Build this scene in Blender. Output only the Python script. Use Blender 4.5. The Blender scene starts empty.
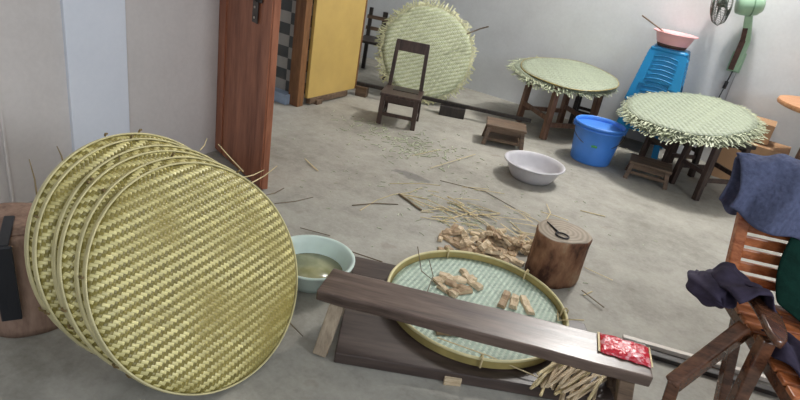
import bpy, bmesh, math, random
from mathutils import Vector, Matrix, Euler
PI = math.pi; R = math.radians
rnd = random.Random(7)
S = bpy.context.scene; C = S.collection

# ---------------------------------------------------------------- camera
cd = bpy.data.cameras.new('camera'); cam = bpy.data.objects.new('camera', cd); C.objects.link(cam)
cd.sensor_width = 36; cd.lens = 578/800*36; cd.clip_start = .02
cam.matrix_world = Matrix.Translation((0, 0, 1.4)) @ Matrix.Rotation(R(28), 4, 'Z') @ Matrix.Rotation(R(65), 4, 'X') @ Matrix.Rotation(R(10.4), 4, 'Z')
S.camera = cam
# ---------------------------------------------------------------- world, lights, exposure
w = bpy.data.worlds.new('world'); S.world = w; w.use_nodes = True
w.node_tree.nodes['Background'].inputs[0].default_value = (.80, .86, 1, 1)
w.node_tree.nodes['Background'].inputs[1].default_value = .30
def lamp(name, loc, tgt, sx, sy, power, col):
    l = bpy.data.lights.new(name, 'AREA'); l.shape = 'RECTANGLE'; l.size = sx; l.size_y = sy; l.energy = power; l.color = col
    o = bpy.data.objects.new(name, l); C.objects.link(o); o.location = loc
    o.rotation_euler = (Vector(tgt)-Vector(loc)).to_track_quat('-Z', 'Y').to_euler(); return o
pl_ = bpy.data.lights.new('ceiling_bulb', 'POINT'); pl_.energy = 212; pl_.shadow_soft_size = .09; pl_.color = (1, .975, .94)
po_ = bpy.data.objects.new('ceiling_bulb', pl_); C.objects.link(po_); po_.location = (-.4, 4.95, 3.0)
lamp('window_daylight', (2.7, 1.0, 2.0), (-2.5, 1.6, 1.45), 1.0, .9, 56, (.88, .94, 1))
lamp('left_wall_fill', (.9, -1.3, 2.1), (-2.5, 1.8, 1.4), 1.2, 1.2, 30, (.9, .95, 1))  # added fill from behind the camera, brightens the left wall and trays
S.view_settings.view_transform = 'Standard'; S.view_settings.look = 'None'
S.view_settings.exposure = 0.0; S.view_settings.gamma = 1; S.view_settings.use_curve_mapping = False

# ---------------------------------------------------------------- material helpers
class NT:
    def __init__(s, name):
        s.m = bpy.data.materials.new(name); s.m.use_nodes = True; s.t = s.m.node_tree; s.n = s.t.nodes
        s.b = s.n['Principled BSDF']; s.tc = s.n.new('ShaderNodeTexCoord')
    def link(s, a, b): s.t.links.new(a, b)
    def val(s, sock, v):
        if hasattr(v, 'is_output') or isinstance(v, bpy.types.NodeSocket): s.link(v, sock)
        else: sock.default_value = v
    def math(s, op, a, b=0, c=0):
        n = s.n.new('ShaderNodeMath'); n.operation = op
        s.val(n.inputs[0], a); s.val(n.inputs[1], b)
        if len(n.inputs) > 2: s.val(n.inputs[2], c)
        return n.outputs[0]
    def noise(s, scale, detail=4, vec=None, rough=.55):
        n = s.n.new('ShaderNodeTexNoise'); n.inputs['Scale'].default_value = scale
        n.inputs['Detail'].default_value = detail; n.inputs['Roughness'].default_value = rough
        s.link(vec if vec is not None else s.tc.outputs['Object'], n.inputs['Vector']); return n.outputs['Fac']
    def map(s, scale=(1, 1, 1), rot=(0, 0, 0), loc=(0, 0, 0)):
        n = s.n.new('ShaderNodeMapping'); n.inputs['Scale'].default_value = scale; n.inputs['Rotation'].default_value = rot
        n.inputs['Location'].default_value = loc
        s.link(s.tc.outputs['Object'], n.inputs['Vector']); return n.outputs['Vector']
    def ramp(s, fac, stops):
        n = s.n.new('ShaderNodeValToRGB'); e = n.color_ramp.elements
        e[0].position, e[0].color = stops[0][0], (*stops[0][1], 1)
        e[1].position, e[1].color = stops[-1][0], (*stops[-1][1], 1)
        for p, c in stops[1:-1]:
            x = e.new(p); x.color = (*c, 1)
        s.link(fac, n.inputs[0]); return n.outputs[0]
    def mix(s, f, a, b, mode='MIX'):
        n = s.n.new('ShaderNodeMix'); n.data_type = 'RGBA'; n.blend_type = mode
        s.val(n.inputs[0], f)
        for i, v in ((6, a), (7, b)):
            if isinstance(v, tuple): n.inputs[i].default_value = (*v, 1)
            else: s.link(v, n.inputs[i])
        return n.outputs[2]
    def bump(s, h, strength, dist):
        n = s.n.new('ShaderNodeBump'); n.inputs['Strength'].default_value = strength; n.inputs['Distance'].default_value = dist
        s.link(h, n.inputs['Height']); s.link(n.outputs[0], s.b.inputs['Normal'])
    def done(s, col, rough=.6, metal=0, spec=.5):
        s.val(s.b.inputs['Base Color'], (*col, 1) if isinstance(col, tuple) else col)
        s.val(s.b.inputs['Roughness'], rough); s.b.inputs['Metallic'].default_value = metal
        s.b.inputs['Specular IOR Level'].default_value = spec
        return s.m
def lin(r, g, b):
    f = lambda c: (c/255/12.92) if c/255 <= .04045 else ((c/255+.055)/1.055)**2.4
    return (f(r), f(g), f(b))
def plain(name, col, rough=.5, var=.15, scale=12, bump=.0, metal=0, spec=.5):
    t = NT(name); n = t.noise(scale)
    d = tuple(c*(1-var) for c in col); l = tuple(min(1, c*(1+var)) for c in col)
    if bump: t.bump(n, bump, .01)
    return t.done(t.ramp(n, [(.3, d), (.7, l)]), rough, metal, spec)
def wood(name, dark, light, rough=.45, scale=3, axis=0, bump=.25, spec=.5, stretch=9):
    t = NT(name); sc = [stretch]*3; sc[axis] = 1
    v = t.map(tuple(sc)); a = t.noise(scale, 6, v, .6); b = t.noise(scale*5, 5, v)
    f = t.math('ADD', t.math('MULTIPLY', a, .7), t.math('MULTIPLY', b, .3)); t.bump(f, bump, .004)
    return t.done(t.ramp(f, [(.36, dark), (.64, light)]), rough, 0, spec)
def weave(name, ca, cb, cell, rough=.42, period=4, strength=.9, angle=0, spec=.5, stain=None, flip=False):
    """woven strips: the strip on top changes every period/2 cells (a twill)"""
    t = NT(name); v = t.map((1/cell, 1/cell, 1/cell), (0, 0, angle), (.37, .21, 0))
    sp = t.n.new('ShaderNodeSeparateXYZ'); t.link(v, sp.inputs[0]); x, y = sp.outputs[0], sp.outputs[1]
    wob = t.math('MULTIPLY', t.math('SUBTRACT', t.noise(7, 2), .5), 1.2)
    x = t.math('ADD', x, wob); y = t.math('ADD', y, wob)
    fi, fj = t.math('FLOOR', x), t.math('FLOOR', y); ux, uy = t.math('FRACT', x), t.math('FRACT', y)
    k = t.math('FLOORED_MODULO', t.math('SUBTRACT', fi, fj) if flip else t.math('ADD', fi, fj), period); h2 = period/2
    over = t.math('LESS_THAN', k, h2-.01)
    k2 = t.math('FLOORED_MODULO', k, h2)
    def sel(a, b): return t.math('ADD', t.math('MULTIPLY', over, a), t.math('MULTIPLY', t.math('SUBTRACT', 1, over), b))
    along = sel(ux, uy); cross = sel(uy, ux)
    tt = t.math('DIVIDE', t.math('ADD', k2, along), h2)
    hl = t.math('SINE', t.math('MULTIPLY', tt, PI))
    c = t.math('ABSOLUTE', t.math('MULTIPLY', t.math('SUBTRACT', cross, .5), 2))
    hc = t.math('SUBTRACT', 1, t.math('POWER', c, 4))
    h = t.math('MULTIPLY', t.math('POWER', hl, .6), hc)
    wn = t.n.new('ShaderNodeTexWhiteNoise'); wn.noise_dimensions = '2D'
    cmb = t.n.new('ShaderNodeCombineXYZ'); t.link(sel(fj, fi), cmb.inputs[0]); t.link(over, cmb.inputs[1]); t.link(cmb.outputs[0], wn.inputs['Vector'])
    va = t.math('ADD', .80, t.math('MULTIPLY', wn.outputs['Value'], .36))
    base = t.mix(over, cb, ca)
    vc = t.n.new('ShaderNodeCombineColor')
    for i in range(3): t.link(va, vc.inputs[i])
    col = t.mix(1.0, base, vc.outputs[0], 'MULTIPLY')
    if stain: col = t.mix(t.ramp(t.noise(5, 4), [(.45, (0, 0, 0)), (.7, (1, 1, 1))]), col, stain)
    t.bump(h, strength, cell*.30)
    return t.done(col, rough, 0, spec)

# ---------------------------------------------------------------- object helpers
class MB:
    def __init__(s): s.v = []; s.f = []
    def add(s, vs, fs):
        o = len(s.v); s.v += [tuple(v) for v in vs]; s.f += [tuple(i+o for i in f) for f in fs]; return s
    def box(s, c, d, rot=None, taper=1, m=None):
        x, y, z = d[0]/2, d[1]/2, d[2]/2
        vs = [Vector((a*x*(taper if e < 0 else 1), b*y*(taper if e < 0 else 1), e*z)) for e in (-1, 1) for a, b in ((-1, -1), (1, -1), (1, 1), (-1, 1))]
        if rot is not None:
            M = Euler(rot).to_matrix(); vs = [M @ v for v in vs]
        vs = [v+Vector(c) for v in vs]
        return s.add(vs, [(3, 2, 1, 0), (4, 5, 6, 7), (0, 1, 5, 4), (1, 2, 6, 5), (2, 3, 7, 6), (3, 0, 4, 7)])
    def beam(s, p, q, w_, h_, up=(0, 0, 1), w2=None, h2=None):
        p, q = Vector(p), Vector(q); d = (q-p).normalized(); u = Vector(up)
        if abs(d.dot(u)) > .97: u = Vector((0, 1, 0))
        sd = d.cross(u).normalized(); u = sd.cross(d).normalized()
        vs = []
        for a, ww, hh in ((p, w_, h_), (q, w2 or w_, h2 or h_)):
            for i, j in ((-1, -1), (1, -1), (1, 1), (-1, 1)): vs.append(a+sd*ww/2*i+u*hh/2*j)
        return s.add(vs, [(3, 2, 1, 0), (4, 5, 6, 7), (0, 1, 5, 4), (1, 2, 6, 5), (2, 3, 7, 6), (3, 0, 4, 7)])
    def tube(s, pts, r, n=8, flat=1, closed=False):
        pts = [Vector(p) for p in pts]; N = len(pts); rs = r if isinstance(r, (list, tuple)) else [r]*N
        vs = []; u0 = None
        for i, p in enumerate(pts):
            if closed: d = pts[(i+1) % N]-pts[i-1]
            else: d = pts[min(i+1, N-1)]-pts[max(i-1, 0)]
            d.normalize(); u = Vector((0, 0, 1)) if u0 is None else u0
            if abs(d.dot(u)) > .95 and u0 is None: u = Vector((1, 0, 0))
            sd = d.cross(u).normalized(); u = sd.cross(d).normalized(); u0 = u
            for k in range(n):
                a = 2*PI*k/n; vs.append(p+sd*math.cos(a)*rs[i]+u*math.sin(a)*rs[i]*flat)
        fs = []
        for i in range(N if closed else N-1):
            j = (i+1) % N
            for k in range(n):
                l = (k+1) % n; fs.append((i*n+k, i*n+l, j*n+l, j*n+k))
        if not closed: fs += [tuple(range(n))[::-1], tuple((N-1)*n+k for k in range(n))]
        return s.add(vs, fs)
    def lathe(s, prof, n=40, c=(0, 0, 0), fn=None):
        vs = []; 
        for (r, z) in prof:
            for k in range(n):
                a = 2*PI*k/n; rr = r*(fn(a, z) if fn else 1)
                vs.append((c[0]+rr*math.cos(a), c[1]+rr*math.sin(a), c[2]+z))
        fs = []
        for i in range(len(prof)-1):
            for k in range(n):
                l = (k+1) % n; fs.append((i*n+k, i*n+l, (i+1)*n+l, (i+1)*n+k))
        if prof[0][0] > 0: fs.append(tuple(range(n))[::-1])
        if prof[-1][0] > 0: fs.append(tuple((len(prof)-1)*n+k for k in range(n)))
        return s.add(vs, fs)
    def mesh(s, name, mat, smooth=False):
        me = bpy.data.meshes.new(name); me.from_pydata(s.v, [], s.f); me.validate()
        bm = bmesh.new(); bm.from_mesh(me); bmesh.ops.remove_doubles(bm, verts=bm.verts, dist=1e-6)
        bmesh.ops.recalc_face_normals(bm, faces=bm.faces); bm.to_mesh(me); bm.free()
        if mat: me.materials.append(mat)
        if smooth:
            for p in me.polygons: p.use_smooth = True
            me.set_sharp_from_angle(angle=R(42)) if smooth == 'auto' else None
        return me
    def obj(s, name, mat, parent=None, smooth=False, bevel=0, loc=None, rot=None):
        o = bpy.data.objects.new(name, s.mesh(name, mat, smooth)); C.objects.link(o)
        if parent: o.parent = parent
        if loc: o.location = loc
        if rot: o.rotation_euler = rot
        if bevel:
            b = o.modifiers.new('bevel', 'BEVEL'); b.width = bevel; b.segments = 2; b.limit_method = 'ANGLE'; b.angle_limit = R(40)
        return o
def tag(o, label, cat, group=None, kind=None):
    o['label'] = label
    if cat: o['category'] = cat
    if group: o['group'] = group
    if kind: o['kind'] = kind
    return o
def thing(name, label, cat, loc=(0, 0, 0), rz=0, group=None, rot=None):
    o = bpy.data.objects.new(name, None); C.objects.link(o); o.location = loc; o.rotation_euler = rot or (0, 0, rz)
    o.empty_display_size = .05
    return tag(o, label, cat, group)
def struct(o, label=None):
    o['kind'] = 'structure'
    if label: o['label'] = label
    return o
def dup(o, loc=None, rot=None, label=None):
    c = o.copy(); C.objects.link(c)
    if loc is not None: c.location = loc
    if rot is not None: c.rotation_euler = rot
    if label: c['label'] = label
    for ch in list(o.children):
        k = ch.copy(); C.objects.link(k); k.parent = c
        for g_ in list(ch.children):
            q = g_.copy(); C.objects.link(q); q.parent = k
    return c

# ---------------------------------------------------------------- materials
def concrete():
    t = NT('concrete'); a = t.noise(1.6, 6, None, .65); b = t.noise(14, 5, None, .7); c = t.noise(60, 3)
    f = t.math('ADD', t.math('MULTIPLY', a, .62), t.math('ADD', t.math('MULTIPLY', b, .26), t.math('MULTIPLY', c, .12)))
    col = t.ramp(f, [(.34, lin(126, 123, 113)), (.5, lin(158, 155, 146)), (.66, lin(180, 177, 167))])
    # a damp patch and some pale and dark scuffs, each a mark with its own outline
    wv = t.map((1, 1, 1), (0, 0, 0), (1.55, -3.01, 0)); mp = t.n.new('ShaderNodeMapping')
    mp.inputs['Rotation'].default_value = (0, 0, R(-38)); mp.inputs['Scale'].default_value = (1/.15, 1/.06, 1); t.link(wv, mp.inputs['Vector'])
    ln = t.n.new('ShaderNodeVectorMath'); ln.operation = 'LENGTH'; t.link(mp.outputs[0], ln.inputs[0])
    dd = t.math('ADD', ln.outputs['Value'], t.math('MULTIPLY', t.math('SUBTRACT', t.noise(16, 4), .5), 2.2))
    spot = t.ramp(dd, [(.6, (1, 1, 1)), (.95, (0, 0, 0))])
    col = t.mix(t.math('MULTIPLY', spot, .75), col, lin(112, 110, 108))
    st = t.ramp(t.noise(7, 3, t.map((1, 1, 1), (0, 0, .5), (3, 8, 0))), [(.66, (0, 0, 0)), (.74, (1, 1, 1))])
    col = t.mix(t.math('MULTIPLY', st, .3), col, lin(118, 104, 86))
    t.bump(t.math('ADD', b, t.math('MULTIPLY', c, .5)), .25, .008)
    return t.done(col, .72, 0, .35)
M = {}
M['floor'] = concrete()
def plaster(name, a, b):
    t = NT(name); n = t.noise(2.2, 6, None, .6); m_ = t.noise(45, 3)
    f = t.math('ADD', t.math('MULTIPLY', n, .75), t.math('MULTIPLY', m_, .25)); t.bump(m_, .12, .004)
    return t.done(t.ramp(f, [(.35, a), (.65, b)]), .8, 0, .3)
M['wall'] = plaster('grey_plaster', lin(196, 199, 201), lin(209, 212, 214))
M['wall_left'] = plaster('warm_plaster', lin(206, 200, 196), lin(220, 214, 210))
M['pillar'] = plaster('pale_blue_plaster', lin(226, 231, 240), lin(234, 238, 246))
M['ceiling'] = plaster('ceiling_plaster', lin(205, 203, 200), lin(215, 213, 210))
M['weave'] = weave('golden_bamboo_weave', lin(216, 205, 142), lin(134, 122, 58), .0098, .36, 4, .8, 0, .6, lin(154, 140, 74), True)  # strips of one direction are lightened to paint in the glints
M['weave_green'] = weave('pale_green_bamboo_weave', lin(164, 172, 152), lin(144, 154, 130), .0115, .5, 4, .8)
M['weave_floor'] = weave('blue_green_bamboo_weave', lin(186, 200, 184), lin(152, 172, 156), .0075, .5, 4, .5, R(40))
M['fringe'] = plain('bamboo_strip', lin(172, 178, 150), .5, .3, 22)
M['weave_olive'] = weave('olive_bamboo_weave', lin(182, 186, 158), lin(156, 164, 128), .0115, .5, 4, .6)
M['fringe_olive'] = plain('olive_bamboo_strip', lin(180, 180, 142), .5, .3, 22)
M['rim'] = plain('bamboo_hoop', lin(206, 196, 148), .4, .15, 14)
M['rimdark'] = plain('bamboo_hoop_band', lin(158, 142, 88), .42, .25, 10)
M['tie'] = plain('dry_cane_tie', lin(120, 100, 60), .6, .2, 30)
M['straw'] = plain('dry_straw', lin(202, 184, 140), .6, .25, 20)
M['darkstraw'] = plain('dark_cane', lin(92, 76, 52), .6, .3, 20)
M['chip'] = wood('split_wood', lin(172, 148, 116), lin(232, 214, 182), .7, 9, 0, .4)
M['chipdark'] = wood('bark_side_wood', lin(128, 102, 76), lin(196, 172, 138), .7, 9, 0, .4)
M['bench'] = wood('worn_bench_wood', lin(60, 46, 40), lin(116, 98, 88), .30, 2.2, 0, .3, .6)
M['benchleg'] = wood('pale_leg_wood', lin(128, 112, 94), lin(176, 160, 138), .6, 4, 2)
M['plank'] = wood('dark_plank_wood', lin(50, 40, 37), lin(86, 72, 66), .42, 2, 0, .35, .6)
M['stoolwood'] = wood('old_stool_wood', lin(74, 58, 46), lin(122, 100, 80), .5, 4, 0)
M['chairwood'] = wood('dark_chair_wood', lin(44, 34, 32), lin(84, 66, 58), .42, 5, 2)
M['tablewood'] = wood('reddish_table_wood', lin(78, 54, 42), lin(134, 100, 80), .5, 5, 2)
M['blackwood'] = wood('blackened_wood', lin(30, 27, 26), lin(58, 50, 46), .5, 5, 2)
M['reddoor'] = wood('red_brown_door_wood', lin(124, 72, 50), lin(178, 116, 86), .42, 1.6, 2, .2, .5, 7)
M['yellowdoor'] = plain('yellow_plywood', lin(190, 160, 92), .5, .08, 5, .05)
M['frame'] = wood('brown_frame_wood', lin(96, 62, 36), lin(140, 98, 62), .5, 3, 2)
M['lounge'] = wood('varnished_lounge_wood', lin(140, 74, 40), lin(206, 128, 80), .25, 3, 0, .1, .8)
M['loungedark'] = wood('dark_varnished_wood', lin(66, 40, 28), lin(116, 76, 54), .22, 4, 0, .15, .8)
M['bluebucket'] = plain('blue_plastic', lin(76, 138, 226), .35, .08, 6)
M['bluestool'] = plain('sky_blue_plastic', lin(20, 130, 186), .38, .07, 6)
M['greybasin'] = plain('grey_plastic', lin(192, 190, 194), .45, .1, 9)
M['greenbasin'] = plain('pale_green_plastic', lin(196, 212, 204), .4, .08, 9)
M['pink'] = plain('pink_plastic', lin(238, 176, 178), .4, .06, 9)
M['fan'] = plain('mint_green_plastic', lin(150, 184, 156), .4, .1, 9)
M['fanwire'] = plain('grey_fan_wire', lin(96, 104, 98), .35, .1, 9, 0, .6)
M['fanblade'] = plain('smoky_fan_blade', lin(84, 96, 86), .35, .1, 9)
M['rust'] = plain('rusty_dark_panel', lin(78, 54, 48), .7, .4, 40, .3)
M['cable'] = plain('black_cable', lin(44, 44, 46), .5)
M['cablegrey'] = plain('grey_cable', lin(150, 150, 152), .5)
M['iron'] = plain('black_iron', lin(42, 38, 40), .4, .2, 30, 0, .7)
M['towel'] = plain('blue_grey_towel', lin(88, 94, 120), .95, .22, 60, .5, 0, .1)
M['garment'] = plain('dark_purple_cloth', lin(62, 56, 74), .85, .25, 24, .3, 0, .2)
M['greencloth'] = plain('dark_green_cloth', lin(16, 48, 40), .92, .25, 30, .4, 0, .15)
M['card'] = plain('brown_cardboard', lin(170, 134, 100), .8, .08, 6)
M['roundtable'] = wood('tan_tabletop_wood', lin(168, 116, 78), lin(206, 154, 112), .4, 3, 0)
M['metal'] = plain('pale_metal_bar', lin(190, 180, 166), .35, .1, 9, 0, .3)
M['white'] = plain('white_bar_paint', lin(214, 206, 196), .5, .08, 9)
M['hinge'] = plain('dull_iron_hasp', lin(86, 80, 76), .45, .25, 30, .1, .5)
M['blackstrap'] = plain('black_strap', lin(30, 32, 38), .5, .2)
M['logbark'] = wood('reddish_log_bark', lin(124, 98, 84), lin(172, 144, 126), .75, 4, 2, .6, .3, 4)

# ---------------------------------------------------------------- structure
H = 3.4
struct(MB().box((.0, 2.2, -.05), (9.6, 8.0, .1)).obj('floor', M['floor']), 'grey concrete floor strewn with bamboo scraps')
struct(MB().box((0, 2.2, H+.05), (9.6, 8.0, .1)).obj('ceiling', M['ceiling']), 'plain painted ceiling')
struct(MB().box((-.5, 5.62, H/2), (7.0, .14, H)).obj('wall_back', M['wall']), 'pale grey plastered back wall')
struct(MB().box((-2.63, .6, H/2), (.2, 3.42, H)).obj('wall_left', M['wall_left']), 'warm grey plastered wall beside the open door')
struct(MB().box((-2.525, 1.575, H/2), (.03, .29, H)).obj('trim_1', M['pillar'], bevel=.004), 'bluish white painted pilaster on the left wall')
struct(MB().box((-2.525, 1.14, H/2), (.022, .012, H)).obj('trim_2', M['wall_left'], bevel=.003), 'thin raised plaster ridge on the left wall')
struct(MB().box((-4.0, 4.0, H/2), (.14, 3.2, H)).obj('wall_far_left', M['wall']), 'grey wall of the recess behind the doors')
# tiled cross wall beyond the doorway
t = NT('checked_tiles'); sp = t.n.new('ShaderNodeTexBrick'); sp.inputs['Scale'].default_value = 1
sp.inputs['Color1'].default_value = (*lin(84, 84, 80), 1); sp.inputs['Color2'].default_value = (*lin(176, 172, 164), 1); sp.inputs['Mortar'].default_value = (*lin(150, 146, 140), 1)
ck = t.n.new('ShaderNodeTexChecker'); ck.inputs['Scale'].default_value = 1
ck.inputs['Color1'].default_value = (*lin(78, 80, 78), 1); ck.inputs['Color2'].default_value = (*lin(160, 156, 148), 1)
t.link(t.map((9, 9, 11.5), (0, 0, 0), (.3, .37, .1)), ck.inputs['Vector']); tilem = t.done(ck.outputs[0], .5)
struct(MB().box((-3.42, 3.52, H/2), (1.02, .14, H)).obj('wall_cross', tilem), 'wall in dark and pale checked tiles behind the red door')
struct(MB().box((-3.3, 3.41, .04), (.72, .1, .08)).obj('trim_3', plain('pale_blue_paint', lin(150, 166, 186), .6), bevel=.004), 'pale blue step at the foot of the tiled wall')

# doors -------------------------------------------------------------
hx, hy = -2.53, 2.32; ang = math.atan2(2.13-hy, -1.96-hx); L = math.hypot(2.13-hy, -1.96-hx)
d1 = bpy.data.objects.new('door_1', None); C.objects.link(d1); d1.location = (hx, hy, 0); d1.rotation_euler = (0, 0, ang)
struct(d1, 'red-brown wooden door standing open with an iron hasp')
leaf = MB().box((L/2, 0, 1.04), (L, .036, 2.06)).obj('door_leaf', M['reddoor'], d1, bevel=.003)
mb = MB()
for x in (.05, L-.05): mb.box((x, -.021, 1.04), (.085, .008, 2.04))
for z in (1.95,): mb.box((L/2, -.0205, z), (L-.19, .007, .14))
mb.obj('door_stile', M['reddoor'], leaf, bevel=.002)
mb = MB().box((L-.17, -.026, .93), (.055, .006, .15)).box((L-.19, -.028, .985), (.17, .008, .05)).tube([(L-.15, -.034, .96), (L-.13, -.05, .975), (L-.11, -.034, .985)], .005)
mb.obj('hasp', M['hinge'], leaf, bevel=.002)
MB().tube([(L-.17, -.028, .88), (L-.17, -.033, .88)], .006, 8).tube([(L-.17, -.028, .93), (L-.17, -.033, .93)], .006, 8).obj('screw', M['metal'], leaf)
mb = MB()
for z in (.3, 1.75): mb.tube([(0, -.022, z-.05), (0, -.022, z+.05)], .009, 8)
mb.obj('hinge', M['hinge'], d1)
d2 = bpy.data.objects.new('door_2', None); C.objects.link(d2); d2.location = (-2.88, 3.5, 0)
struct(d2, 'yellow plywood door on a brown frame standing open')
MB().box((-.03, -.06, 1.05), (.1, .07, 2.1)).obj('door_frame', M['frame'], d2, bevel=.004)
lf = MB().box((.02, .32, 1.08), (.03, .63, 2.04)).obj('door_leaf', M['yellowdoor'], d2, bevel=.002)
MB().box((.02, .645, 1.08), (.034, .016, 2.04)).obj('edge_strip', M['frame'], lf)
MB().box((.02, .28, .035), (.045, .5, .05), (0, 0, 0)).box((.04, .13, .02), (.05, .07, .04)).obj('bottom_rail', M['stoolwood'], d2, bevel=.006)

# ---------------------------------------------------------------- winnowing trays
def ring(r, z, n=96): return [(r*math.cos(2*PI*k/n), r*math.sin(2*PI*k/n), z) for k in range(n)]
def hoop(r, z0, z1, th, n=96):
    return MB().lathe([(r-th, z0), (r, z0), (r, z1), (r-th, z1), (r-th, z0)], n)
def tray_mesh_face(r, depth):
    prof = [(0.0001, depth)] + [(r*t_, depth*(1-t_**2*.18)) for t_ in (.2, .4, .6, .75, .86)] + [(r*.93, depth*.72), (r*.97, depth*.4), (r*.99, 0.004)]
    back = [(a, z-.004) for a, z in prof[::-1]]
    return MB().lathe(prof+back, 96)
# local frame: +z is the convex underside that faces the room
RT = .361; DT = .03
face_me = tray_mesh_face(RT, DT).mesh('woven_face', M['weave'], True)
rim_mb = hoop(RT+.002, -.010, .006, .005); rim_mb.tube(ring(RT-.001, .007), .0030, 6, 1, True); rim_mb.tube(ring(RT-.001, -.010), .003, 6, 1, True)
rim_me = rim_mb.mesh('rim_hoop', M['rim'], 'auto')
import random as _r
def strip_between(a, b, r1): return MB().tube([a, ((Vector(a)+Vector(b))/2+Vector((0, 0, .004))), b], r1, 5)
front_c = Vector((-1.190, 1.070, .303)); front_az, front_el = -.075, .575
rear_c = Vector((-1.432, 1.045, .324)); rear_az, rear_el = -.041, .471
N_T = 6
names = ['frontmost of the leaning woven bamboo trays, its whole face showing', 'second leaning bamboo tray, just behind the frontmost one',
         'third leaning bamboo tray from the front of the stack',          'third leaning bamboo tray from the back of the stack', 'second leaning bamboo tray from the back of the stack',
         'rearmost leaning bamboo tray, standing highest and nearest the wall']
proto = None
offs = [0, .17, .40, .56, .82, 1]
jit = [(0, 0), (.006, -.004), (-.004, .012), (.006, -.006), (-.006, .006), (0, 0)]
rr = _r.Random(3)
for i in range(N_T):
    f = offs[i]; c = front_c.lerp(rear_c, f); az = front_az+(rear_az-front_az)*f; el = front_el+(rear_el-front_el)*f
    n = Vector((math.cos(az)*math.cos(el), math.sin(az)*math.cos(el), math.sin(el)))
    q = n.to_track_quat('Z', 'Y'); e = (q.to_matrix().to_4x4() @ Matrix.Rotation(R(-36+[0, 25, -14, 40, 12, -30, 8][i]), 4, 'Z')).to_euler()
    c = c - n*DT*.6 + Vector((0, jit[i][0], jit[i][1]))
    zmin = RT*math.cos(el)+.012
    o = thing('winnowing_tray', names[i], 'tray', (c.x, c.y, max(c.z, zmin+.002)), group='woven bamboo trays leaning by the left wall', rot=e)
    for me, nm in ((face_me, 'woven_face'), (rim_me, 'rim_hoop')):
        p = bpy.data.objects.new(nm, me); C.objects.link(p); p.parent = o
    for k in range(2 if i == 0 else 7):
        a = rr.uniform(0, 2*PI); p0 = Vector((math.cos(a)*(RT+.006), math.sin(a)*(RT+.006), -.014)); tip = Vector((math.cos(a+.02)*(RT+.01), math.sin(a+.02)*(RT+.01), .016))
        MB().tube([p0, (p0+tip)/2+Vector((math.cos(a), math.sin(a), 0))*.004, tip], .0035, 6).obj('cane_tie', M['tie'], o)
# loose cane ends poking out of the stack: world positions, each one a part of the tray it is tied into
trays = [o for o in C.objects if o.name.startswith('winnowing_tray')]
def cane(o, a, b, mat, r_=.0022):
    Mi = (Matrix.Translation(o.location) @ o.rotation_euler.to_matrix().to_4x4()).inverted()
    a, b = Vector(a), Vector(b); m_ = (a+b)/2+Vector((0, .004, -.006))
    MB().tube([Mi@a, Mi@m_, Mi@b], [r_, r_, r_*.6], 5).obj('loose_cane', M[mat], o)

CN = [(0, (-1.271, 1.440, .424), (-1.244, 1.626, .403), 'darkstraw'), (0, (-1.295, 1.41, .457), (-1.29, 1.505, .46), 'darkstraw'), (1, (-1.37, 1.375, .533), (-1.437, 1.316, .628), 'straw'),
      (1, (-1.336, 1.37, .497), (-1.344, 1.518, .527), 'straw'), (2, (-1.362, 1.35, .517), (-1.356, 1.464, .521), 'straw'), (5, (-1.575, .778, .54), (-1.623, .792, .635), 'tie'), (5, (-1.606, .877, .61), (-1.629, .876, .654), 'tie'),
      (3, (-1.467, .968, .564), (-1.505, .991, .641), 'darkstraw'), (4, (-1.543, 1.33, .566), (-1.557, 1.373, .598), 'straw'), (3, (-1.389, .757, .284), (-1.378, .795, .267), 'darkstraw'),
      (0, (-1.072, 1.317, .084), (-1.016, 1.361, .006), 'darkstraw'), (5, (-1.511, .716, .453), (-1.488, .76, .413), 'darkstraw'), (3, (-1.456, .855, .534), (-1.409, .844, .442), 'tie')]
for k, a, b, m_ in CN: cane(trays[k], a, b, m_, .0022)

# ---------------------------------------------------------------- log + strap behind the trays
lg = thing('log', 'thick reddish-brown log standing behind the leaning bamboo trays', 'log', (-1.80, .80, 0))
rb = _r.Random(5); lob = [rb.uniform(-.5, .5) for _ in range(6)]
def wob(a, z): return 1+.05*math.sin(2*a+lob[0]*5)+.035*math.sin(3*a+z*6+lob[1]*5)+.02*math.sin(7*a+z*11)
MB().lathe([(.15, 0), (.155, .03), (.14, .12), (.14, .22), (.135, .3), (.13, .355), (.118, .36)], 40, fn=wob).obj('trunk', M['logbark'], lg, True)
MB().lathe([(.0001, 0), (.113, .001), (.113, .006), (.0001, .007)], 40, (0, 0, .36), wob).obj('sawn_end', M['logbark'], lg, True)
mb = MB().beam((-1.636, .692, .375), (-1.652, .702, .10), .055, .012, (1, -.6, .2)).beam((-1.642, .70, .372), (-1.80, .80, .372), .03, .008)
stp = mb.obj('shovel_blade_strap', M['blackstrap'], None, bevel=.003)
stp.name = 'black_strip'; tag(stp, 'flat black strip hooked over the top of the reddish log', 'strip')

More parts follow.
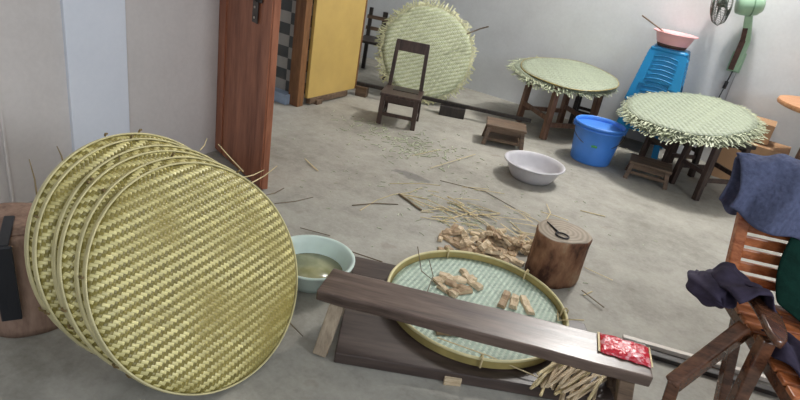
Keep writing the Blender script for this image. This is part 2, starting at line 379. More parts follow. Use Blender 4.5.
# ---------------------------------------------------------------- plank, tray on the floor, bench
def frame_from(p0, p1):
    p0, p1 = Vector(p0), Vector(p1); return math.atan2(p1.y-p0.y, p1.x-p0.x), (p1-p0).length
pa, pl = frame_from((-.85, 1.33, 0), (-.02, 1.79, 0))
pk = thing('floor_plank', 'wide dark plank lying on the floor under the long bench', 'plank', (-.85, 1.33, 0), pa)
prof = [(-.0, 0), (.99, 0.0), (.985, .44), (.80, .50), (.28, .63), (-.015, .655)]
mb = MB(); nn = len(prof); 
mb.add([(x, y, .004) for x, y in prof]+[(x, y, .05) for x, y in prof], [tuple(range(nn))[::-1], tuple(range(nn, 2*nn))]+[(i, (i+1) % nn, nn+(i+1) % nn, nn+i) for i in range(nn)])
mb.obj('board', M['plank'], pk, bevel=.005)
MB().box((.42, -.004, .016), (.06, .012, .03), (0, 0, .1)).obj('splinter', M['chip'], pk)
MB().tube([(.35, .2, .0545), (.385, .26, .0545)], .004, 5).obj('chalk_mark', M['white'], pk)

ft = thing('flat_winnowing_tray', 'round shallow bamboo tray lying flat under the long bench, holding wood pieces', 'tray', (-.600, 1.945, .052))
fr = .368
MB().lathe([(.0001, .004), (fr*.5, .005), (fr*.9, .007), (fr*.975, .014), (fr*.975, .010), (fr*.9, .003), (.0001, 0)], 96).obj('woven_base', M['weave_floor'], ft, True)
MB().lathe([(fr-.006, .004), (fr+.002, .004), (fr+.004, .038), (fr-.004, .038), (fr-.006, .004)], 96).obj('rim_band', M['rimdark'], ft, 'auto')
MB().tube(ring(fr+.002, .040), .0062, 8, .9, True).obj('top_hoop', M['rim'], ft, True)
for a in (1.35, .55, 3.9, 5.2, 2.4):
    ca, sa = math.cos(a), math.sin(a); mb = MB()
    mb.tube([((fr-.012)*ca, (fr-.012)*sa, .012), ((fr-.010)*ca, (fr-.010)*sa, .05), ((fr+.003)*ca, (fr+.003)*sa, .058), ((fr+.013)*ca, (fr+.013)*sa, .05), ((fr+.01)*ca, (fr+.01)*sa, .008)], .004, 6)
    mb.obj('cane_tie', M['straw'], ft)
MB().tube([(.28, .23, .01), (.31, .13, .028), (.36, .13, .06), (.40, .155, .066)], .0025, 5).obj('loose_cane', M['straw'], ft)
MB().tube([(-.28, .08, .06), (-.22, .02, .035), (-.18, -.1, .03)], .002, 5).obj('loose_cane', M['darkstraw'], ft)
MB().tube([(-.38, .15, .055), (-.27, .0, .045), (-.16, -.02, .03)], .002, 5).obj('loose_cane', M['darkstraw'], ft)

ba = R(21.5); bc = Vector((-.462, 1.618, 0))
be = thing('long_bench', 'long narrow worn wooden bench across the foreground', 'bench', bc, ba)
seg = 12; mb = MB(); Lb = 1.13; Wb = .158
rb = _r.Random(2); vs = []; 
for i in range(seg+1):
    x = -Lb/2+Lb*i/seg; e0 = rb.uniform(-.003, .003); e1 = rb.uniform(-.003, .003)
    for y, z in ((-Wb/2+e0, .207), (-Wb/2-.002+e0, .25), (Wb/2+e1, .25), (Wb/2+e1, .207)): vs.append((x+(.012*y/Wb if i in (0, seg) else 0), y*(1+.12*i/seg), z))
fs = [(0, 1, 2, 3), tuple(seg*4+k for k in (3, 2, 1, 0))]
for i in range(seg):
    for k in range(4):
        l = (k+1) % 4; fs.append((i*4+k, (i+1)*4+k, (i+1)*4+l, i*4+l))
mb.add(vs, fs).obj('seat_plank', M['bench'], be, bevel=.006)
for sx in (-1, 1):
    for sy in (-1, 1):
        x0 = sx*(Lb/2-.05); 
        mb = MB().beam((x0-sx*.02, sy*.045, .208), (x0+(.01*sx), sy*.095, 0.002 if not (sx < 0 and sy > 0) else .054), .05, .04, (0, 1, 0))
        mb.obj('leg', M['benchleg'] if sx < 0 else M['stoolwood'], be, bevel=.004)
    mb = MB().beam((sx*(Lb/2-.05), -.075, .1), (sx*(Lb/2-.05), .075, .1), .03, .035)
    mb.obj('stretcher', M['bench'], be, bevel=.003)
MB().beam((Lb/2-.07, -.02, .21), (Lb/2-.35, 0, .19), .03, .02).obj('brace', M['benchleg'], be, bevel=.003)

# red packet on the bench
def packet_mat():
    t = NT('red_foil'); n = t.noise(26, 4); v = t.ramp(t.noise(34, 2), [(.55, (0, 0, 0)), (.62, (1, 1, 1))])
    col = t.mix(t.math('MULTIPLY', v, .7), lin(196, 18, 44), lin(232, 170, 176)); t.bump(n, .9, .012)
    return t.done(col, .22, 0, .8)
rp = thing('foil_packet', 'crumpled shiny red foil packet on the right end of the long bench', 'packet', (-.02, 1.812, .252), R(16))
nx, ny = 22, 14; vs = []; fs = []; rb = _r.Random(9)
for lay in (0, 1):
    for j in range(ny+1):
        for i in range(nx+1):
            u, v = i/nx*2-1, j/ny*2-1; h = (1-abs(u)**6)*(1-abs(v)**6)
            z = .001 if lay == 0 else .003+.013*h+.004*h*math.sin(9*u+2.5*math.sin(5*v))*math.cos(7*v+u*3)
            vs.append((u*.083+.002*math.sin(9*v), v*.055+.002*math.sin(11*u), z))
W1 = nx+1; T = W1*(ny+1)
for j in range(ny):
    for i in range(nx):
        a = j*W1+i; fs.append((a, a+W1, a+W1+1, a+1)); fs.append((T+a, T+a+1, T+a+W1+1, T+a+W1))
bd = [i for i in range(W1)]+[j*W1+nx for j in range(1, ny+1)]+[ny*W1+i for i in range(nx-1, -1, -1)]+[j*W1 for j in range(ny-1, 0, -1)]
for k in range(len(bd)):
    a, b = bd[k], bd[(k+1) % len(bd)]; fs.append((a, b, T+b, T+a))
MB().add(vs, fs).obj('pouch', packet_mat(), rp, True)
MB().box((-.086, 0, .004), (.007, .108, .003), (0, .1, 0)).obj('crimped_seal', M['straw'], rp)
MB().box((.085, 0, .004), (.005, .108, .003), (0, -.1, 0)).obj('crimped_seal', M['straw'], rp)

# ---------------------------------------------------------------- basins
def basin(name, label, loc, rt_, rb_, h, mat, lip=.012, water=None):
    o = thing(name, label, 'basin', loc)
    th = .004
    prof = [(.0001, 0), (rb_*.9, 0), (rb_, .006)]
    for t_ in (.25, .5, .75, 1): prof.append((rb_+(rt_-rb_)*(t_**.8), .006+(h-.006)*t_))
    prof += [(rt_+lip*.5, h+.003), (rt_+lip, h), (rt_+lip, h-.006), (rt_+lip-.002, h-.006), (rt_+lip-.003, h-.002), (rt_, h-.004)]
    outer = prof
    inner = [(rt_-th, h-.002)]
    for t_ in (.75, .5, .25, 0): inner.append((rb_+(rt_-rb_)*(t_**.8)-th, .008+(h-.008)*t_))
    inner += [(rb_*.85, .006), (.0001, .006)]
    # body: outside + rolled lip + inside in one closed skin
    p = [(.0001, 0), (rb_*.9, 0), (rb_, .006)]+[(rb_+(rt_-rb_)*(t_**.8), .006+(h-.006)*t_) for t_ in (.25, .5, .75, .94)]
    p += [(rt_+lip-.003, h-.008), (rt_+lip, h-.006), (rt_+lip, h), (rt_+lip*.5, h+.003)]+inner
    MB().lathe(p, 64).obj('bowl', mat, o, True)
    pass
    if water:
        r_w = rb_+(rt_-rb_)*((water/h)**.8)-th-.001
        wt = NT('cloudy_water'); wt.b.inputs['Transmission Weight'].default_value = .0
        wm = wt.done(wt.ramp(wt.noise(9, 3), [(.4, lin(128, 126, 88)), (.6, lin(158, 156, 118))]), .08, 0, .6)
        MB().lathe([(.0001, water-.012), (r_w*.97, water-.012), (r_w, water), (.0001, water)], 48).obj('cloudy_water', wm, o, True)
    return o
basin('green_basin', 'pale green plastic basin of cloudy water behind the bench end', (-1.245, 1.672, .001), .165, .115, .112, M['greenbasin'], .012, .045)
basin('grey_basin', 'empty grey plastic basin on the open floor near the blue bucket', (-1.0, 3.70, .001), .195, .135, .12, M['greybasin'], .014)

# ---------------------------------------------------------------- stump and iron tool
sm = thing('chopping_stump', 'short brown tree stump used as a chopping block by the flat tray', 'stump', (-.462, 2.535, 0), .3)
def wob2(a, z): return 1+.05*math.sin(2*a+.5)+.05*math.sin(3*a+1+z*2)+.015*math.sin(9*a)
def barkmat():
    t = NT('stump_bark'); v = t.map((1, 1, .5)); a = t.noise(13, 5, v, .6)
    col = t.ramp(a, [(.38, lin(78, 52, 40)), (.48, lin(122, 86, 64)), (.6, lin(150, 112, 84)), (.7, lin(166, 138, 110))]); t.bump(a, .5, .01); return t.done(col, .7, 0, .3)
MB().lathe([(.122, .0), (.126, .02), (.124, .12), (.124, .2), (.127, .238), (.123, .246)], 56, fn=wob2).obj('bark', barkmat(), sm, True)
t = NT('sawn_face'); wv = t.n.new('ShaderNodeTexWave'); wv.wave_type = 'RINGS'; wv.rings_direction = 'Z'; wv.inputs['Scale'].default_value = 14; wv.inputs['Distortion'].default_value = 3; wv.inputs['Detail'].default_value = 3
t.link(t.tc.outputs['Object'], wv.inputs['Vector']); sawn = t.done(t.ramp(wv.outputs['Fac'], [(0, lin(142, 130, 114)), (1, lin(166, 153, 136))]), .7)
MB().lathe([(.0001, .240), (.122, .240), (.1225, .247), (.119, .250), (.0001, .250)], 56, fn=wob2).obj('sawn_top', sawn, sm, 'auto')
nd = thing('ring_handled_awl', 'black iron rod with a ring handle lying on the chopping stump', 'iron tool', (-.462, 2.49, .2515))
MB().tube([(-.09, .065, .0035), (-.055, .035, .0035), (-.015, .0, .004)], [.003, .0042, .0045], 8).obj('shank', M['iron'], nd, True)
MB().tube([(.012+.030*math.cos(a), -.02+.024*math.sin(a), .0045) for a in [2*PI*k/24 for k in range(24)]], .0042, 8, 1, True).obj('ring_handle', M['iron'], nd, True)

# ---------------------------------------------------------------- blue bucket
bk = thing('bucket', 'blue plastic bucket with wire handle between the mat tables', 'bucket', (-.81, 4.53, .001), R(20))
def shell(prof, th):
    out = list(prof); inn = [(max(r_-th, .0001), z_+(th if k == 0 else 0)) for k, (r_, z_) in enumerate(prof)]
    return out+inn[::-1]
MB().lathe([(.0001, 0), (.148, 0), (.152, .01), (.168, .15), (.184, .285), (.194, .287), (.196, .300), (.190, .306), (.182, .303), (.178, .285), (.164, .15), (.148, .014), (.0001, .012)], 56).obj('pail', M['bluebucket'], bk, True)
MB().lathe([(.1835, .262), (.1875, .264), (.1880, .272), (.1845, .274)], 56).obj('raised_band', M['bluebucket'], bk, True)
for s_ in (-1, 1): MB().box((s_*.192, 0, .272), (.018, .036, .04)).obj('handle_lug', M['bluebucket'], bk, bevel=.003)
MB().tube([(.2*math.cos(a), -.006-.196*math.sin(a)*math.cos(.72), .272-.13*math.sin(a)) for a in [PI*k/20 for k in range(21)]], .0025, 6).obj('wire_handle', M['darkstraw'], bk)
MB().tube([(-.05, -.198, .163), (-.03, -.2, .168), (-.01, -.201, .164)], .009, 8).obj('handle_grip', plain('green_grip', lin(60, 150, 70), .4), bk)

# ---------------------------------------------------------------- stools, tables, chair
def stool(name, label, cat, loc, rz, w_, d_, h, top_th, leg_w, mat, legmat=None, rung=.35, splay=.02, group=None, board=None):
    o = thing(name, label, cat, loc, rz, group); legmat = legmat or mat
    MB().box((0, 0, h-top_th/2), (w_, d_, top_th)).obj('seat', mat, o, bevel=.004)
    ix, iy = w_/2-leg_w*.9, d_/2-leg_w*.9; zt = h-top_th
    for sx in (-1, 1):
        for sy in (-1, 1):
            MB().beam((sx*ix, sy*iy, zt+.001), (sx*(ix+splay), sy*(iy+splay), .001), leg_w, leg_w*.9, (0, 1, 0)).obj('leg', legmat, o, bevel=.003)
    for sx in (-1, 1):
        a = splay*(1-rung); MB().beam((sx*(ix+a), -iy-a, h*rung), (sx*(ix+a), iy+a, h*rung), leg_w*.5, leg_w*.75).obj('rung', legmat, o, bevel=.002)
    for sy in (-1, 1):
        a = splay*(1-rung-.08); MB().beam((-ix-a, sy*(iy+a), h*(rung+.1)), (ix+a, sy*(iy+a), h*(rung+.1)), leg_w*.5, leg_w*.75).obj('rung', legmat, o, bevel=.002)
        MB().box((0, sy*iy, zt-.018), (2*ix, leg_w*.5, .036)).obj('apron', legmat, o, bevel=.002)
    if board: MB().box((0, 0, h*rung+.012), (2*ix, 2*iy, .012)).obj('footboard', legmat, o)
    return o
stool('low_stool', 'low weathered wooden stool on the floor left of the grey basin', 'stool', (-1.43, 4.20, 0), R(24), .31, .22, .165, .022, .03, M['stoolwood'], rung=.2, board=True)
stool('low_stool', 'low dark wooden stool in shade under the right mat table', 'stool', (-.37, 4.50, 0), R(8), .30, .22, .14, .02, .03, M['stoolwood'], rung=.3)
stool('mat_table', 'reddish square wooden table under the left pile of bamboo mats', 'table', (-1.28, 4.98, 0), R(-41), .52, .50, .455, .025, .05, M['tablewood'], rung=.28, splay=.012)
stool('tall_stool', 'dark tall stool against the back wall under the left mat pile', 'stool', (-1.12, 5.33, 0), R(6), .24, .24, .43, .022, .035, M['blackwood'], rung=.3, splay=.0)
stool('tall_stool', 'tall dark stool holding up the wall side of the right mat pile', 'stool', (-.30, 4.97, 0), R(-46), .32, .32, .455, .025, .042, M['blackwood'], M['chairwood'], rung=.35)
stool('tall_stool', 'tall dark stool holding up the near side of the right mat pile', 'stool', (.0, 4.62, 0), R(-46), .32, .32, .44, .025, .042, M['blackwood'], M['chairwood'], rung=.35)

ch = thing('small_chair', 'small dark wooden chair with an open square back before the round mat', 'chair', (-2.20, 3.86, 0), R(24))
MB().box((0, 0, .24), (.31, .30, .022)).obj('seat', M['chairwood'], ch, bevel=.004)
MB().box((.02, .05, .253), (.2, .1, .004)).obj('seat_pad', M['blackwood'], ch)
for sx in (-1, 1):
    MB().beam((sx*.13, -.125, .229), (sx*.135, -.13, .001), .036, .032, (0, 1, 0)).obj('leg', M['chairwood'], ch, bevel=.003)
    MB().beam((sx*.13, .125, .229), (sx*.135, .135, .001), .036, .032, (0, 1, 0)).obj('leg', M['chairwood'], ch, bevel=.003)
    MB().beam((sx*.128, .135, .25), (sx*.118, .175, .60), .030, .024, (0, 1, 0)).obj('back_post', M['chairwood'], ch, bevel=.003)
    MB().beam((sx*.133, -.12, .06), (sx*.133, .125, .06), .018, .026).obj('rung', M['chairwood'], ch)
    MB().beam((-.13, sx*.125, .085 if sx < 0 else .12), (.13, sx*.125, .085 if sx < 0 else .12), .016, .026).obj('rung', M['chairwood'], ch)
    MB().box((0, sx*.13, .208), (.25, .016, .036)).obj('apron', M['chairwood'], ch)
MB().box((0, .1725, .57), (.262, .02, .085), (-.1, 0, 0)).obj('top_rail', M['chairwood'], ch, bevel=.003)

# dark chair back behind the round mat, at the recess
dk = thing('slatted_chair', 'blackened chair half hidden behind the upright round mat', 'chair', (-3.22, 4.98, 0), R(20))
MB().box((0, 0, .33), (.36, .34, .025)).obj('seat', M['blackwood'], dk, bevel=.003)
for sx in (-1, 1):
    MB().beam((sx*.15, -.14, .32), (sx*.15, -.14, .001), .035, .035, (0, 1, 0)).obj('leg', M['blackwood'], dk)
    MB().beam((sx*.15, .14, .001), (sx*.15, .16, .62), .035, .03, (0, 1, 0)).obj('leg', M['blackwood'], dk)
MB().beam((.0, .15, .34), (.0, .165, .60), .05, .012, (0, 1, 0)).obj('slat', M['blackwood'], dk)
for z_ in (.42, .53): MB().beam((-.18, .15, z_), (.18, .15, z_), .018, .035).obj('back_rail', M['stoolwood'], dk)

# ---------------------------------------------------------------- bamboo mats with fringes
def mat_obj(name, label, cat, c, n, r_, seed, group, rz=0, fringe=(.02, .07), sag=.0, clean=False, ell=1.0, mat='weave_green', th=.006, droop=.03):
    n = Vector(n).normalized(); q = n.to_track_quat('Z', 'Y'); e = (q.to_matrix().to_4x4() @ Matrix.Rotation(rz, 4, 'Z')).to_euler()
    o = thing(name, label, cat, c, group=group, rot=e); rg = _r.Random(seed)
    def zz(x, y):
        rad = math.hypot(x, y)/r_; return sag*(rad**2)+.006*math.sin(x*9+seed)*math.cos(y*8)
    na, nr = 72, 9; edge = [1+rg.uniform(-.02, .02) for _ in range(na)]
    vs = []; fs = []
    for lay in (0, 1):
        vs.append((0, 0, zz(0, 0)+lay*th))
        for i in range(1, nr+1):
            for k in range(na):
                a = 2*PI*k/na; rad = r_*i/nr*(edge[k] if i == nr else 1); x, y = rad*math.cos(a), rad*math.sin(a)*ell
                vs.append((x, y, zz(x, y)+lay*th))
    T = 1+na*nr
    for lay in (0, 1):
        b = lay*T
        for k in range(na):
            l = (k+1) % na; f = (b, b+1+k, b+1+l); fs.append(f if lay else f[::-1])
            for i in range(nr-1):
                p = b+1+i*na; f = (p+k, p+na+k, p+na+l, p+l); fs.append(f if lay else f[::-1])
    for k in range(na):
        l = (k+1) % na; a = 1+(nr-1)*na; fs.append((a+k, a+l, T+a+l, T+a+k))
    MB().add(vs, fs).obj('woven_panel', M[mat], o, True)
    if clean:
        MB().tube([(r_*math.cos(a)*1.0, r_*math.sin(a)*ell, zz(r_*math.cos(a), r_*math.sin(a)*ell)+th/2) for a in [2*PI*k/72 for k in range(72)]], .005, 6, 1, True).obj('bound_edge', M['rimdark'], o, True)
        return o
    # strip ends run on along the two weaving directions
    mb = MB(); pitch = .0185; m_ = int(r_/pitch)
    for ax in (0, 1):
        for i in range(-m_, m_+1):
            u = i*pitch; half = math.sqrt(max(r_*r_-u*u, 0))
            for s_ in (-1, 1):
                w0 = .0125*rg.uniform(.6, 1.1); ln = rg.uniform(*fringe)*(1.0 if half > r_*.3 else .7); ent = half-.02
                dz = rg.uniform(-droop, .006); sk = rg.uniform(-.012, .012)
                pts = [(ent, zz(0, ent)), (half+ln*.5, 0), (half+ln, 0)]
                P3 = []
                for t_, (dist, _) in enumerate(pts):
                    a_, b_ = u+sk*(t_/2), s_*dist
                    x, y = (a_, b_) if ax == 0 else (b_, a_); y *= ell
                    P3.append(Vector((x, y, zz(x, y)+th/2+(0, dz*.3, dz)[t_])))
                for a1, b1 in ((P3[0], P3[1]), (P3[1], P3[2])):
                    mb.beam(a1, b1, w0, .0016, (0, 0, 1), w0*.8, .0014)
    mb.obj('fringe', M['fringe_olive' if mat == 'weave_olive' else 'fringe'], o)
    return o
g1 = 'unfinished bamboo mats piled on the left table'
nl = Vector((0.02, -.10, 1))
lab1 = ['lowest fringed bamboo mat, lying on the left square table', 'second fringed mat from the bottom of the left pile', 'fringed bamboo mat just beneath the smooth-edged one of the left pile']
for i in range(3):
    mat_obj('fringed_mat', lab1[i], 'mat', (-1.335-.01*i+(.02 if i == 1 else 0), 5.035, .474+.015*i), nl, .40, 11+i, g1, .3+i*.7, (.03, .09), clean=False, droop=.02, sag=-.012)
mat_obj('bound_mat', 'round pale green bamboo mat with smooth bound edge topping the left pile', 'mat', (-1.285, 5.04, .522), nl, .415, 15, g1, .45, clean=True, sag=-.012)
g2 = 'unfinished bamboo mats piled on the right stools'
nl = Vector((-.10, -.15, 1)); lab2 = ['lowest fringed bamboo mat on the tall stools at right', 'second fringed mat from the bottom of the right pile', 'third fringed mat from the bottom of the right pile', 'topmost fringed pale bamboo mat of the right pile, fully visible']
for i in range(4):
    mat_obj('fringed_mat', lab2[i], 'mat', (-.245-.006*i, 4.69+.004*i, .488+.0165*i), nl, .438, 21+i, g2, .35+.5*(i % 3)*(i < 3), (.012, .05) if i == 3 else (.03, .085), droop=.02, sag=-.010)
g3 = 'large round bamboo mats standing on edge before the back wall'
nw = Vector((.58, -.75, .34))
for i, lb in enumerate(['rear one of the large fringed mats standing on edge', 'front one of the large fringed mats standing on edge, behind the small chair']):
    c = Vector((-2.445, 4.60, .435))-nw.normalized()*(.035*(1-i))+Vector((0, 0, .015*(1-i)))
    mat_obj('round_mat', lb, 'mat', c, nw, .402, 31+i, g3, .2+.9*i, (.03, .085), sag=-.01, droop=.03, ell=1, mat='weave_olive')

o = MB().tube([(-2.16, 4.72, .66), (-2.08, 4.80, .72), (-2.02, 4.83, .75)], .006, 6).obj('twig', M['darkstraw'], None)
tag(o, 'short dark twig sticking out past the right rim of the upright round mat', 'twig')
# ---------------------------------------------------------------- pole board, block
ob = MB().beam((-2.93, 4.14, .105), (-1.40, 4.71, .105), .03, .03)
o = ob.obj('long_bar', M['blackwood'], None, bevel=.003); tag(o, 'long thin dark wooden bar lying behind the small chair at mat foot', 'bar')
o = MB().box((0, 0, .0425), (.22, .1, .085)).obj('wood_block', M['blackwood'], None, bevel=.004, loc=(-2.03, 4.47, .001), rot=(0, 0, R(25)))
tag(o, 'black rectangular block on the floor under the long thin bar', 'block')
o = MB().box((0, 0, .044), (.10, .09, .088)).obj('brick', M['stoolwood'], None, bevel=.004, loc=(-2.8, 4.19, .001), rot=(0, 0, R(20)))
tag(o, 'small brown block under the left end of the long thin bar', 'block')

# ---------------------------------------------------------------- blue plastic stools, stacked
def plastic_stool(label, z, first=None):
    if first: return dup(first, loc=(first.location.x, first.location.y, z), label=label)
    o = thing('plastic_stool', label, 'stool', (-.605, 5.33, z), R(3), 'nested blue plastic stools')
    h = .45; tw, bw = .145, .205
    def ringq(w_, zz_, r_=.025):
        pts = []
        for cx, cy, a0 in ((1, 1, 0), (-1, 1, 90), (-1, -1, 180), (1, -1, 270)):
            for k in range(4): a = R(a0+30*k); pts.append((cx*(w_-r_)+r_*math.cos(a), cy*(w_-r_)+r_*math.sin(a), zz_))
        return pts
    mb = MB(); rings = [ringq(tw-.012, h), ringq(tw, h-.012), ringq(tw+.002, h-.03)]
    vs = [p for r_ in rings for p in r_]; n = 16
    fs = [tuple(range(n))]+[(i*n+k, i*n+(k+1) % n, (i+1)*n+(k+1) % n, (i+1)*n+k) for i in range(2) for k in range(n)]
    mb.add(vs, fs)
    so = mb.obj('seat', M['bluestool'], o, 'auto'); s_ = so.modifiers.new('sol', 'SOLIDIFY'); s_.thickness = .004
    for k in range(4):
        # side skirt: a sloping panel with arched ribs, and its two leg edges
        rz_ = k*PI/2; Rm = Matrix.Rotation(rz_, 4, 'Z'); mb = MB()
        cols = 9; rows = [(h-.03, 0), (h-.12, 0), (h-.2, 0), (h-.27, 0), (h-.30, 1), (h-.36, 1), (.0, 1)]
        def pt(u, z_): ww = tw+(bw-tw)*(1-z_/h); return (u*ww, -ww, z_)
        V_ = []; F_ = []
        for z_, open_ in rows:
            for c_ in range(cols):
                u = -1+2*c_/(cols-1); V_.append(Rm@Vector(pt(u, z_)))
        for r__ in range(len(rows)-1):
            for c_ in range(cols-1):
                if rows[r__+1][1] and rows[r__][1] and 1 <= c_ <= cols-3+0: continue
                if rows[r__+1][1] and not rows[r__][1] and 2 <= c_ <= cols-4: continue
                a = r__*cols+c_; F_.append((a, a+1, a+cols+1, a+cols))
        mb.add(V_, F_); p = mb.obj('leg_panel', M['bluestool'], o); s_ = p.modifiers.new('sol', 'SOLIDIFY'); s_.thickness = .004
        rb_ = MB()
        for j in range(6):
            z0 = h-.075-.036*j; pts = []
            for q_ in range(9):
                u = -.6+1.2*q_/8; z_ = z0+.016*(1-(u/.6)**2); x_, y_, _ = pt(u, z_); pts.append(Rm@Vector((x_, y_-.003, z_)))
            rb_.tube(pts, .0052, 6)
        rb_.obj('rib', M['bluestool'], p, True)
    return o
ps = plastic_stool('bottom stool of the blue plastic stack, its feet on the floor', .002)
for i, lb in enumerate(['second blue plastic stool up, nested in the stack', 'middle blue plastic stool, third from the floor in the stack', 'blue plastic stool second from the top of the stack', 'top blue plastic stool of the stack, carrying the pink basin']):
    plastic_stool(lb, .002+.105*(i+1), ps)
ztop = .002+.105*4+.45
pb = thing('pink_basin', 'small stained pink plastic basin on top of the blue stools', 'basin', (-.61, 5.32, ztop+.001))
MB().lathe([(.0001, 0), (.10, 0), (.106, .004), (.130, .05), (.150, .105), (.172, .112), (.176, .118), (.170, .120), (.152, .116), (.146, .105), (.126, .05), (.10, .008), (.0001, .006)], 48).obj('bowl', M['pink'], pb, True)
MB().lathe([(.1072, .004), (.1185, .024), (.119, .028), (.1182, .024), (.1085, .004)], 48, fn=lambda a, z: 1.0).obj('brown_stain', plain('brown_dried_stain', lin(96, 70, 58), .8, .3), pb, True)
ld = thing('spatula', 'long thin spatula resting in the pink basin', 'spatula', (-.61, 5.32, ztop+.06))
MB().tube([(.02, -.02, -.02), (-.12, -.005, .062), (-.30, .01, .135)], .006, 8).obj('handle', M['stoolwood'], ld, True)
MB().beam((.02, -.02, -.022), (.05, -.022, -.036), .035, .004).obj('blade', M['metal'], ld)

# ---------------------------------------------------------------- wall fan
fn = thing('wall_fan', 'mint green wall fan with wire cage and rusty neck on the back wall', 'fan', (-.12, 5.55, .8))
MB().box((.0, -.012, .06), (.1, .022, .16)).obj('wall_plate', M['fan'], fn, bevel=.006)
nk = MB().beam((.0, -.05, -.01), (.005, -.055, .24), .07, .05, (0, 1, 0)).beam((.005, -.055, .23), (-.045, -.13, .44), .07, .05, (0, 1, 0), .055, .045)
nk.box((0, -.028, .05), (.05, .03, .08)); nk.obj('neck', M['fan'], fn, bevel=.01)
MB().beam((-.018, -.077, .0), (-.015, -.083, .235), .042, .012, (0, 1, 0)).beam((-.016, -.083, .23), (-.030, -.113, .33), .036, .012, (0, 1, 0)).obj('rusty_side', M['rust'], fn, bevel=.003)
# head points along hd
hd = Vector((-.94, -.30, -.14)).normalized(); hc = Vector((-.075, -.15, .50)); qh = hd.to_track_quat('Z', 'Y').to_euler()
mt = MB().lathe([(.0001, -.11), (.05, -.105), (.078, -.07), (.084, -.02), (.08, .04), (.07, .075), (.04, .08), (.0001, .08)], 32).obj('motor_housing', M['fan'], fn, True, loc=hc, rot=qh)
MB().lathe([(.082, -.03), (.087, -.028), (.087, -.02), (.082, -.018)], 32).obj('housing_band', plain('dark_mint', lin(104, 140, 112), .4), mt, True)
cc = hc+hd*.185
cg = MB(); RC = .165
for k in range(48):
    a = 2*PI*k/48; pts = []
    for r_, z_ in ((.03, .062), (.1, .055), (.145, .035), (RC, .0), (.145, -.035), (.1, -.052), (.045, -.055)): pts.append((r_*math.cos(a+.25*(z_ < 0)*0), r_*math.sin(a), z_))
    cg.tube(pts, .0014, 4)
for r_, z_ in ((RC, 0), (.145, .035), (.145, -.035), (.1, .055), (.1, -.052)):
    cg.tube(ring(r_, z_, 36), .003 if r_ == RC else .0018, 6, 1, True)
cgo = cg.obj('wire_cage', M['fanwire'], fn, loc=cc, rot=qh)
MB().lathe([(.0001, .056), (.034, .058), (.036, .066), (.0001, .07)], 24).obj('cage_badge', M['fanblade'], cgo, True)
bl = MB()
for k in range(3):
    a0 = 2*PI*k/3; V_ = []
    for i in range(7):
        r_ = .03+.115*i/6; w_ = .25+.75*math.sin(PI*(i+1)/9)
        for j in range(5): a = a0+(j/4-.5)*1.25*w_; V_.append((r_*math.cos(a), r_*math.sin(a), (j/4-.5)*.04))
    bl.add(V_, [(i*5+j, i*5+j+1, (i+1)*5+j+1, (i+1)*5+j) for i in range(6) for j in range(4)])
blo = bl.obj('fan_blade', M['fanblade'], fn, True, loc=cc, rot=qh); s_ = blo.modifiers.new('sol', 'SOLIDIFY'); s_.thickness = .003
MB().lathe([(.0001, -.03), (.03, -.03), (.032, .02), (.02, .034), (.0001, .036)], 24).obj('hub', M['fanblade'], fn, True, loc=cc, rot=qh)
MB().tube([(0, -.05, -.01), (-.002, -.05, -.04), (-.008, -.045, -.1)], .006, 6).tube([(-.008, -.045, -.1), (-.012, -.04, -.16)], .014, 8).tube([(-.012, -.04, -.16), (-.02, -.03, -.23), (-.022, -.02, -.36)], .005, 6).obj('power_cable', M['cable'], fn, True)
MB().tube([(.03, -.04, .0), (.028, -.02, -.1), (.03, -.012, -.24), (.018, -.012, -.4)], .003, 6).obj('cable', M['cablegrey'], fn, True)
o = MB().box((0, 0, 0), (.05, .03, .09)).box((0, -.018, .02), (.03, .008, .03)).obj('wall_socket', plain('yellowed_plastic', lin(190, 186, 168), .5), None, bevel=.004, loc=(-.135, 5.533, .47))
tag(o, 'small yellowed socket on the back wall below the green fan', 'socket')

# ---------------------------------------------------------------- round table, cartons
rt = thing('round_table', 'round tan wooden table cut off by the right edge of the view', 'table', (.625, 5.08, 0))
MB().lathe([(.0001, .70), (.36, .70), (.385, .708), (.39, .722), (.385, .738), (.0001, .742)], 64).obj('tabletop', M['roundtable'], rt, 'auto')
for a in (45, 135, 225, 315):
    x_, y_ = .14*math.cos(R(a)), .14*math.sin(R(a))
    MB().beam((x_*.9, y_*.9, .70), (x_, y_, .001), .035, .035, (0, 1, 0)).obj('leg', M['tablewood'], rt, bevel=.003)
def carton(label, loc, rz, d, flap=True):
    o = thing('cardboard_box', label, 'box', loc, rz); x, y, z = d; th = .005; mb = MB()
    mb.box((0, 0, th/2), (x, y, th))
    for s_ in (-1, 1): mb.box((s_*(x/2-th/2), 0, z/2), (th, y, z)); mb.box((0, s_*(y/2-th/2), z/2), (x-2*th, th, z))
    mb.obj('carton', M['card'], o)
    for s_ in (-1, 1): MB().box((0, s_*y*.2525, z+.003), (x, y*.495, th), (s_*-.03, 0, 0)).obj('flap', M['card'], o)
    return o
carton('large brown cardboard box on the floor against the back wall', (.25, 5.33, .001), R(-4), (.46, .34, .33))
carton('flat brown cardboard box stacked on the large carton', (.15, 5.36, .345), R(-3), (.34, .26, .15))

# ---------------------------------------------------------------- bars on floor at right
o = MB().beam((-.05, 2.275, .012), (.75, 2.53, .012), .025, .02).obj('metal_bar', M['white'], None, bevel=.003); tag(o, 'pale metal bar on the floor behind the right end of the bench', 'bar')
o = MB().beam((-.10, 2.20, .012), (.75, 2.44, .012), .035, .02).obj('metal_bar', M['blackwood'], None, bevel=.003); o.name = 'dark_batten'; tag(o, 'dark wooden batten on the floor beside the pale metal bar', 'batten')

